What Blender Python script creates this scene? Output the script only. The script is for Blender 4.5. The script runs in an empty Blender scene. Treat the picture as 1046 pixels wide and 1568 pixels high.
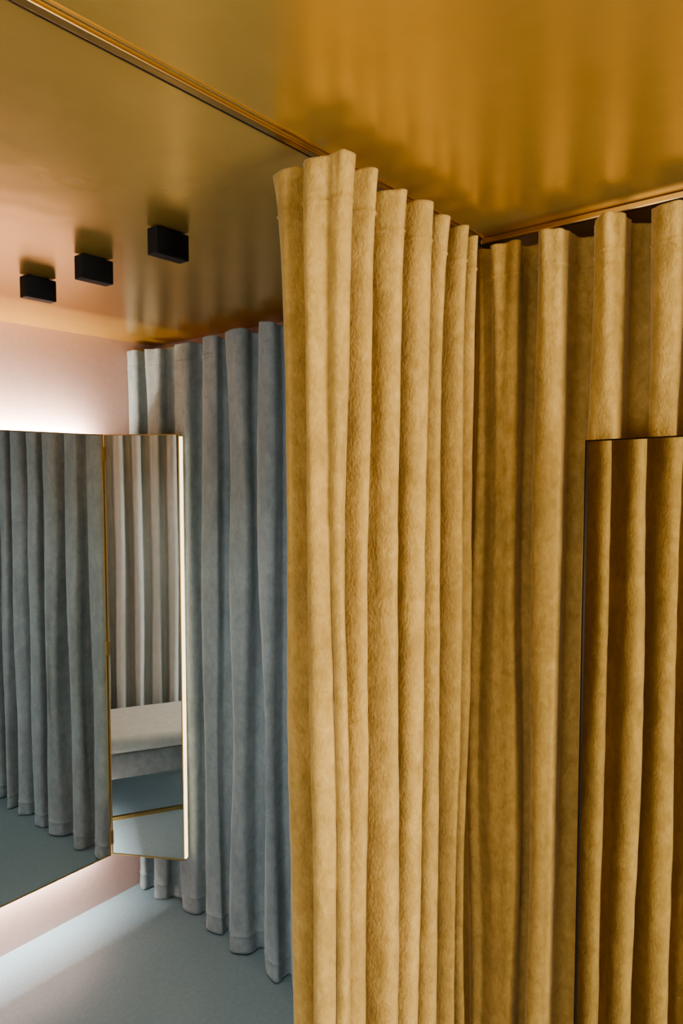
import bpy, bmesh, math, random
from mathutils import Vector, noise
S=bpy.context.scene
CH=1.92; H=2.5
def new_mat(name):
    m=bpy.data.materials.new(name); m.use_nodes=True
    return m,m.node_tree,m.node_tree.nodes['Principled BSDF']
def simple(name,col,rough=.5,metal=0.,emit=0.,ecol=None):
    m,t,b=new_mat(name)
    b.inputs['Base Color'].default_value=(*col,1); b.inputs['Roughness'].default_value=rough
    b.inputs['Metallic'].default_value=metal
    if emit:
        b.inputs['Emission Color'].default_value=(*(ecol or col),1); b.inputs['Emission Strength'].default_value=emit
    return m
def noisy(name,c1,c2,scale,rough,metal=0,stretch=(1,1,1),bump=0.,bscale=100,bdet=6,sheen=0,sheencol=(1,1,1),detail=4,spec=None,bdist=.002,lo=.32,hi=.68,dist=0,big=0,coat=0):
    m,t,b=new_mat(name); N=t.nodes; L=t.links
    tc=N.new('ShaderNodeTexCoord'); mp=N.new('ShaderNodeMapping'); mp.inputs['Scale'].default_value=stretch
    L.new(tc.outputs['Object'],mp.inputs[0])
    nz=N.new('ShaderNodeTexNoise'); nz.inputs['Scale'].default_value=scale; nz.inputs['Detail'].default_value=detail; nz.inputs['Roughness'].default_value=.72; nz.inputs['Distortion'].default_value=dist
    L.new(mp.outputs[0],nz.inputs['Vector'])
    cr=N.new('ShaderNodeValToRGB'); cr.color_ramp.elements[0].color=(*c1,1); cr.color_ramp.elements[1].color=(*c2,1)
    cr.color_ramp.elements[0].position=lo; cr.color_ramp.elements[1].position=hi
    L.new(nz.outputs['Fac'],cr.inputs[0])
    col=cr.outputs[0]
    if big:
        n3=N.new('ShaderNodeTexNoise'); n3.inputs['Scale'].default_value=9; n3.inputs['Detail'].default_value=3; n3.inputs['Distortion'].default_value=.6
        L.new(mp.outputs[0],n3.inputs['Vector'])
        mr=N.new('ShaderNodeMapRange'); mr.inputs['From Min'].default_value=.35; mr.inputs['From Max'].default_value=.65
        mr.inputs['To Min'].default_value=1-big; mr.inputs['To Max'].default_value=1+big
        L.new(n3.outputs['Fac'],mr.inputs['Value'])
        vm=N.new('ShaderNodeVectorMath'); vm.operation='SCALE'
        L.new(col,vm.inputs[0]); L.new(mr.outputs[0],vm.inputs['Scale']); col=vm.outputs[0]
    L.new(col,b.inputs['Base Color'])
    b.inputs['Roughness'].default_value=rough; b.inputs['Metallic'].default_value=metal
    if coat:
        b.inputs['Coat Weight'].default_value=coat; b.inputs['Coat Roughness'].default_value=.2
    if spec is not None: b.inputs['Specular IOR Level'].default_value=spec
    if sheen:
        b.inputs['Sheen Weight'].default_value=sheen; b.inputs['Sheen Roughness'].default_value=.3; b.inputs['Sheen Tint'].default_value=(*sheencol,1)
    if bump:
        n2=N.new('ShaderNodeTexNoise'); n2.inputs['Scale'].default_value=bscale; n2.inputs['Detail'].default_value=bdet; n2.inputs['Roughness'].default_value=.6
        L.new(mp.outputs[0],n2.inputs['Vector'])
        bp=N.new('ShaderNodeBump'); bp.inputs['Strength'].default_value=bump; bp.inputs['Distance'].default_value=bdist
        L.new(n2.outputs['Fac'],bp.inputs['Height']); L.new(bp.outputs[0],b.inputs['Normal'])
    return m
M_yel=noisy('ochre_velvet',(.365,.225,.062),(.555,.36,.122),48,.85,stretch=(1,1,.65),bump=.8,bscale=170,bdist=.003,sheen=.65,sheencol=(1,.88,.62),detail=10,spec=.08,lo=.32,hi=.70,dist=.5,big=.09)
M_gry=noisy('grey_velvet',(.24,.29,.312),(.335,.39,.415),40,.85,stretch=(1,1,.65),bump=.7,bscale=160,bdist=.003,sheen=.7,sheencol=(.84,.94,1),detail=10,spec=.08,dist=.5,big=.08)
M_lt=noisy('pale_velvet',(.58,.62,.61),(.68,.71,.69),22,.85,stretch=(1,1,.6),bump=.4,bscale=90,sheen=.3,detail=8,spec=.15)
M_ceil=noisy('gold_lacquer',(.63,.38,.095),(.69,.43,.115),3,.26,metal=.64,bump=.24,bscale=8,bdet=1,bdist=.007,coat=.12)
M_floor=noisy('blue_floor',(.21,.305,.362),(.25,.35,.405),60,.36,bump=.1,bscale=250)
M_pink=noisy('pink_plaster',(.57,.395,.355),(.62,.435,.395),40,.6,bump=.1,bscale=150)
M_white=noisy('pale_plaster',(.60,.55,.46),(.65,.60,.51),20,.8)
M_brass=simple('brass',(.66,.43,.17),.3,1)
M_dbr=simple('dark_bronze',(.05,.035,.02),.4,.8)
M_black=simple('matt_black',(.002,.0025,.0025),.7)
M_mir=simple('mirror_glass',(.84,.87,.86),.012,1)
M_mir2=simple('smoked_mirror_glass',(.70,.70,.66),.015,1)
M_led=simple('led_strip',(1,.85,.6),.5,0,3,(1,.80,.50))
def obj(name,me,mat=None,parent=None):
    o=bpy.data.objects.new(name,me); S.collection.objects.link(o)
    if mat: me.materials.append(mat)
    if parent: o.parent=parent
    return o
def empty(name):
    o=bpy.data.objects.new(name,None); S.collection.objects.link(o); return o
def box(name,lo,hi,mat,parent=None,bev=0,seg=3):
    bm=bmesh.new(); bmesh.ops.create_cube(bm,size=1)
    for v in bm.verts:
        v.co=Vector([(lo[i]+hi[i])/2+v.co[i]*(hi[i]-lo[i]) for i in range(3)])
    if bev: bmesh.ops.bevel(bm,geom=bm.edges[:],offset=bev,segments=seg,affect='EDGES',profile=.5)
    me=bpy.data.meshes.new(name); bm.to_mesh(me); bm.free()
    if bev and seg>2:
        for p in me.polygons: p.use_smooth=True
    return obj(name,me,mat,parent)
# ---------- room
box('floor',(-2.3,-2.6,-.1),(2.05,2.85,0),M_floor)
box('ceiling',(-2.3,-2.6,H),(2.05,2.85,H+.1),M_ceil)
box('wall_back',(-2.3,2.73,0),(2.05,2.85,H),M_pink)
box('wall_right',(1.95,-2.5,0),(2.05,2.73,H),M_pink)
box('wall_partition',(-.07,1.75,0),(0.0,2.73,H),M_pink)
w=empty('wall_front')
wx0,wx1,wz0,wz1=-.1,1.42,.25,2.35
box('pier_a',(-2.2,-2.6,0),(wx0,-2.5,H),M_white,w)
box('pier_b',(wx1,-2.6,0),(1.95,-2.5,H),M_white,w)
box('sill_part',(wx0,-2.6,0),(wx1,-2.5,wz0),M_white,w)
box('head_part',(wx0,-2.6,wz1),(wx1,-2.5,H),M_white,w)
wi=empty('added_window_1')  # unseen window, added so key light enters from behind the camera
for i,(a,b) in enumerate([((wx0,wz0),(wx0+.05,wz1)),((wx1-.05,wz0),(wx1,wz1)),((.64,wz0),(.68,wz1)),((wx0,wz0),(wx1,wz0+.05)),((wx0,wz1-.05),(wx1,wz1))]):
    box('frame_%d'%i,(a[0],-2.57,a[1]),(b[0],-2.52,b[1]),M_dbr,wi)
w=empty('wall_left')
y0,y1=-1.2,2.2
box('pier_a',(-2.3,-2.6,0),(-2.2,y0,H),M_white,w)
box('pier_b',(-2.3,y1,0),(-2.2,2.73,H),M_white,w)
box('sill_part',(-2.3,y0,0),(-2.2,y1,.15),M_white,w)
box('head_part',(-2.3,y0,1.7),(-2.2,y1,H),M_white,w)
wi=empty('added_window_2')  # second unseen window, added in the left wall to let in fill
for i,(a,b) in enumerate([((y0,.15),(y0+.05,1.7)),((y1-.05,.15),(y1,1.7)),((.48,.15),(.53,1.7)),((y0,.15),(y1,.2)),((y0,1.65),(y1,1.7))]):
    box('frame_%d'%i,(-2.27,a[0],a[1]),(-2.22,b[0],b[1]),M_dbr,wi)
tr=empty('trim_1')
box('brass_band',(-2.2,.858,H-.005),(1.93,.874,H+.001),M_brass,tr,.002,2)
box('fine_ridge',(-2.2,.844,H-.003),(1.93,.849,H+.001),M_brass,tr,.001,1)
box('shadow_groove',(-2.2,.874,H-.003),(1.93,.880,H+.001),M_dbr,tr)
rr=empty('curtain_rail')
box('rail',(1.575,-2.4,H-.016),(1.592,.855,H),M_brass,rr,.003,2)

# ---------- curtains
def catmull(P,n):
    out=[]
    for i in range(len(P)-1):
        p0=P[max(i-1,0)];p1=P[i];p2=P[i+1];p3=P[min(i+2,len(P)-1)]
        for k in range(n):
            t=k/n
            out.append(tuple(.5*((2*p1[j])+(-p0[j]+p2[j])*t+(2*p0[j]-5*p1[j]+4*p2[j]-p3[j])*t*t+(-p0[j]+3*p1[j]-3*p2[j]+p3[j])*t**3) for j in range(2)))
    out.append(P[-1]); return out
def waves(peaks,valley,b=.09,m=16,pw=.85):
    out=[]
    for i in range(len(peaks)-1):
        a0,o0=peaks[i];a1,o1=peaks[i+1]
        va=valley[i%len(valley)] if isinstance(valley,list) else valley
        bb=b[i%len(b)] if isinstance(b,list) else b
        pp=pw[i%len(pw)] if isinstance(pw,list) else pw
        for k in range(m):
            f=k/m; ph=2*math.pi*f
            al=a0+(a1-a0)*(f+bb*math.sin(2*ph))
            pk=o0+(o1-o0)*f
            c=math.cos(ph); c=math.copysign(abs(c)**pp,c)
            out.append((al,(pk+va)/2+(pk-va)/2*c))
    out.append(peaks[-1]); return out
def curtain(name,plan,ztop,mat,seed,zbot=.006,ctr=None,axis='x',sway=.010,flare=.1,nz=120,head=.075,lead=None,crease=.005,pool=0,clamp=None,crk=.012,crf=26):
    n=len(plan); arc=[0]
    for i in range(1,n): arc.append(arc[-1]+math.dist(plan[i],plan[i-1]))
    nor=[]
    for i in range(n):
        a=plan[max(i-1,0)];c=plan[min(i+1,n-1)]
        d=Vector((c[0]-a[0],c[1]-a[1])); d.normalize(); nor.append((-d.y,d.x))
    vs=[];fs=[]
    zs=[ztop-(ztop-zbot)*(j/nz)**1.15 for j in range(nz+1)]
    extra=[ztop-head,ztop-head-.004,ztop-head+.004,ztop-.004]
    if pool: extra+=[zbot+.07,zbot+.074,zbot+.066,zbot+.01]
    zs=sorted(set(zs+extra),reverse=True)
    Hh=ztop-zbot
    N=lambda a,b,c: noise.noise(Vector((a,b,c)))
    for z in zs:
        t=(ztop-z)/Hh
        for i in range(n):
            x,y=plan[i]; nx,ny=nor[i]; s=arc[i]
            al=x if axis=='x' else y
            am=1+flare*math.exp(-(ztop-z)/.12)
            k=min(1,t*3)
            am*=1+(.38*N(al*8+seed,t*1.4,seed*.3)+.15*N(al*5-seed,t*3.5,8))*k
            g2=N(al*9-seed,t*1.5+7,seed)+.45*N(al*15-seed,t*3+7,seed)
            if axis=='x': y=ctr+(y-ctr)*am; x+=sway*1.3*g2*min(1,t*2.5)
            else: x=ctr+(x-ctr)*am; y+=sway*1.6*g2*min(1,t*2.5)
            if lead: x,y=lead(x,y,t,plan[i])
            o=crease*N(s*10+seed,t*2.5,3)+.0045*N(s*24,t*4,seed)+.0016*N(s*50,t*40,seed)
            o*=min(1,.35+t*3)
            o+=crk*N(s*crf,t*4,seed+5)*math.exp(-(ztop-z)/.22)*min(1,max(.15,(s-.15)/.1) if lead else 1)
            if pool:
                o+=pool*N(s*16,1.3,seed)*math.exp(-(z-zbot)/.09)
                if abs(z-(zbot+.07))<.0015: o-=.003
            if abs(z-(ztop-head))<.0015: o-=.0025
            x+=nx*o;y+=ny*o
            if clamp: x=clamp(x,y,z)
            dz=.012*N(s*12,seed,0)
            vs.append((x,y,z+dz*(1 if t<.05 else (.0 if t<.9 else .4))))
    for j in range(len(zs)-1):
        for i in range(n-1):
            a=j*n+i; fs.append((a,a+1,a+n+1,a+n))
    me=bpy.data.meshes.new(name); me.from_pydata(vs,[],fs); me.update()
    for p in me.polygons: p.use_smooth=True
    o=obj(name,me,mat)
    so=o.modifiers.new('s','SOLIDIFY'); so.thickness=.003; so.offset=0
    return o
YT=CH+.54
pk=[(.938,.771),(1.023,.779),(1.114,.779),(1.222,.787),(1.302,.796),(1.387,.797),(1.463,.807)]
start=[(.985,.915),(.955,.922),(.928,.915),(.912,.898),(.909,.885),(.924,.872),(.935,.860),(.921,.848),(.898,.838),(.896,.824),(.909,.812),(.921,.80),(.917,.79),(.920,.776)]
wv=waves(pk,[.95,.92,.945,.91,.935,.92],b=[.11,.085,.12,.09,.075,.10],m=14,pw=[.85,1.05,.8,.95,1.1,.9])
endp=[(1.478,.825),(1.488,.86),(1.50,.90),(1.52,.91)]
plan=catmull(start+wv+endp,3)
def lead(x,y,t,p):
    k=max(0,min(1,(1.0-p[0])/.08))
    f=math.exp(-t/.02)*.55
    if p[0]<.932: x=x*(1-f)+.912*f
    y-=k*(.050*t+.004)*max(0,min(1,(p[1]-.76)/.1)); y-=k*.012*t; x+=k*.014*t
    return x,y
curtain('ochre_curtain',plan,YT,M_yel,1.7,ctr=.86,axis='x',sway=.014,flare=.17,lead=lead,crease=.008)
pk=[(.766,1.535),(.653,1.505),(.527,1.512),(.404,1.512),(.285,1.508)]
y=.285
random.seed(4)
while y>-2.2:
    y-=.115+random.random()*.03; pk.append((y,1.495+random.random()*.015))
wv=[(o,a) for a,o in waves(pk,[1.60,1.61,1.61,1.58,1.61],b=[.12,.10,.09,.11],m=14,pw=[.7,.95,.8,.9])]
start=[(1.55,.945),(1.59,.94),(1.60,.90),(1.58,.862),(1.552,.846),(1.541,.832),(1.550,.815),(1.541,.80),(1.533,.785)]
plan=catmull(start+wv,3)
def clamp(x,y,z):
    kz=max(0,min(1,(2.12-z)/.12)); ky=max(0,min(1,(.62-y)/.05))*max(0,min(1,(y-.30)/.05))
    m=1.508
    if x<m+.02:
        xn=m+(x-1.46)*.25 if x>1.46 else m
        x=x+(max(x,xn)-x)*kz*ky
    return x
curtain('ochre_curtain.001',plan,YT,M_yel,5.1,ctr=1.56,axis='y',sway=.014,flare=.05,crease=.011,clamp=clamp,crk=.017,crf=38)
pk=[(2.70,1.79),(2.56,1.80),(2.38,1.822),(2.19,1.81),(2.02,1.79),(1.835,1.77),(1.66,1.77),(1.48,1.77),(1.31,1.77),(1.14,1.77),(.98,1.78)]
wv=[(o,a) for a,o in waves(pk,[1.86,1.87,1.895,1.87,1.875,1.85,1.87],b=[.10,.12,.08,.125],m=14)]
plan=catmull([(1.85,2.722),(1.80,2.718)]+wv,2)
curtain('grey_curtain',plan,YT-.005,M_gry,9.3,ctr=1.84,axis='y',sway=.026,flare=.0,crease=.015,pool=.025,crk=.016)
pk=[(2.70,.16)]; y=2.70
while y>1.8:
    y-=.11; pk.append((y,.16))
wv=[(o,a) for a,o in waves(pk,.06,b=.09,m=12)]
curtain('pale_grey_curtain',catmull(wv,2),YT,M_lt,3.3,ctr=.11,axis='y',sway=.012,nz=50)
# ---------- trifold mirror
tm=empty('trifold_mirror')
zt,zb=CH+.157,CH-1.658
hx=1.612
def panel(nm,p,q,zb,zt,parent,th=.022,frame=M_brass,fw=.006,glass=None):
    p=Vector(p);q=Vector(q);d=(q-p);L=d.length;ang=math.atan2(d.y,d.x)
    e=empty(nm); e.parent=parent; e.location=(p.x,p.y,0); e.rotation_euler[2]=ang
    box('backing',(fw,.004,zb+fw),(L-fw,th,zt-fw),M_dbr,e)
    box('glass',(fw*.6,0,zb+fw*.6),(L-fw*.6,.0045,zt-fw*.6),glass or M_mir,e)
    box('frame_l',(0,-.003,zb),(fw,th,zt),frame,e)
    box('frame_r',(L-fw,-.003,zb),(L,th,zt),frame,e)
    box('frame_b',(fw,-.003,zb),(L-fw,th,zb+fw),frame,e)
    box('frame_t',(fw,-.003,zt-fw),(L-fw,th,zt),frame,e)
    return e,L,ang
panel('centre_panel',(.86,2.632),(hx,2.632),zb,zt,tm,fw=.004)
e2,L2,a2=panel('wing_panel',(hx+.005,2.630),(1.785,2.345),zb+.004,zt,tm,fw=.004)
box('led_edge',(L2,.004,zb+.01),(L2+.007,.022,zt-.01),M_led,e2)
for z in (zb+.08,(zb+zt)/2,zt-.08):
    box('hinge',(hx-.004,2.622,z-.03),(hx+.008,2.632,z+.03),M_brass,tm,.002,2)
for x in (1.0,1.45):
    for z in (zb+.3,zt-.3):
        box('wall_bracket',(x-.03,2.65,z-.05),(x+.03,2.732,z+.05),M_dbr,tm)
# ---------- standing mirror
sm=empty('standing_mirror')
th=math.radians(22)
p=(1.480,.546); Lm=.62
q=(p[0]-math.sin(th)*Lm,p[1]-math.cos(th)*Lm)
e3,L3,a3=panel('mirror_panel',p,q,.03,CH+.068,sm,th=.016,frame=M_dbr,fw=.003,glass=M_mir2)
for s in (.06,L3-.06):
    box('foot',(s-.02,-.10,0),(s+.02,.016,.03),M_dbr,e3,.004,2)
# ---------- ceiling spotlights
for i,y in enumerate((1.407,1.736,2.043)):
    r=empty('ceiling_spotlight' if i==0 else 'ceiling_spotlight.%03d'%i)
    box('housing',(1.0,y-.018,H-.066),(1.095,y+.018,H-.004),M_black,r,.002,2)
    box('mount_plate',(1.02,y-.014,H-.006),(1.075,y+.014,H),M_black,r)
    l=bpy.data.lights.new('spot','SPOT'); l.energy=15; l.spot_size=math.radians(120); l.spot_blend=.8; l.shadow_soft_size=.03; l.color=(1,.95,.86)
    o=bpy.data.objects.new('spot',l); S.collection.objects.link(o); o.location=(1.047,y,H-.07); o.parent=r
    o.rotation_euler=(math.radians(12),math.radians(5),0)
# ---------- bench
bn=empty('upholstered_bench')
box('cushion',(.25,1.93,.37),(.80,2.715,.465),M_lt,bn,.04,5)
box('base',(.26,1.94,.235),(.79,2.71,.375),M_gry,bn,.01,3)
for yy in (1.98,2.66):
    box('sled_leg',(.28,yy-.01,0),(.30,yy+.01,.24),M_brass,bn)
    box('sled_leg_front',(.755,yy-.01,0),(.775,yy+.01,.24),M_brass,bn)
box('sled_bar',(.755,1.97,0),(.775,2.67,.018),M_brass,bn)
# ---------- lights
def area(name,loc,rot,sx,sy,e,col):
    l=bpy.data.lights.new(name,'AREA'); l.shape='RECTANGLE'; l.size=sx; l.size_y=sy; l.energy=e; l.color=col
    o=bpy.data.objects.new(name,l); S.collection.objects.link(o); o.location=loc; o.rotation_euler=rot
    return o
R=math.radians
area('added_window_light',(.66,-2.75,1.35),(R(90),0,0),1.5,2.1,210,(1,.98,.95))  # added area light, keys the curtain folds from the right
area('added_window_light',(-2.45,.5,.95),(R(90),0,R(-90)),3.3,1.5,64,(.91,.96,1))  # added cool fill from the left, brightens the grey curtain
area('halo_top',(1.2,2.69,zt-.05),(R(90+50),0,0),.75,.02,20,(1,.88,.74))
area('halo_bottom',(1.2,2.69,zb+.05),(R(50),0,0),.75,.02,13,(1,.90,.80))
W=bpy.data.worlds.new('World'); S.world=W; W.use_nodes=True
W.node_tree.nodes['Background'].inputs[0].default_value=(.8,.9,1,1); W.node_tree.nodes['Background'].inputs[1].default_value=.6
# ---------- camera
c=bpy.data.cameras.new('Camera'); c.sensor_fit='VERTICAL'; c.sensor_height=36; c.sensor_width=24; c.lens=24.4; c.clip_start=.02
co=bpy.data.objects.new('Camera',c); S.collection.objects.link(co); co.location=(0,0,CH); co.rotation_euler=(R(90-3.29),0,R(-50.4))
S.camera=co
S.view_settings.view_transform='AgX'
try: S.view_settings.look='AgX - Medium High Contrast'
except Exception: pass
S.view_settings.exposure=-.1
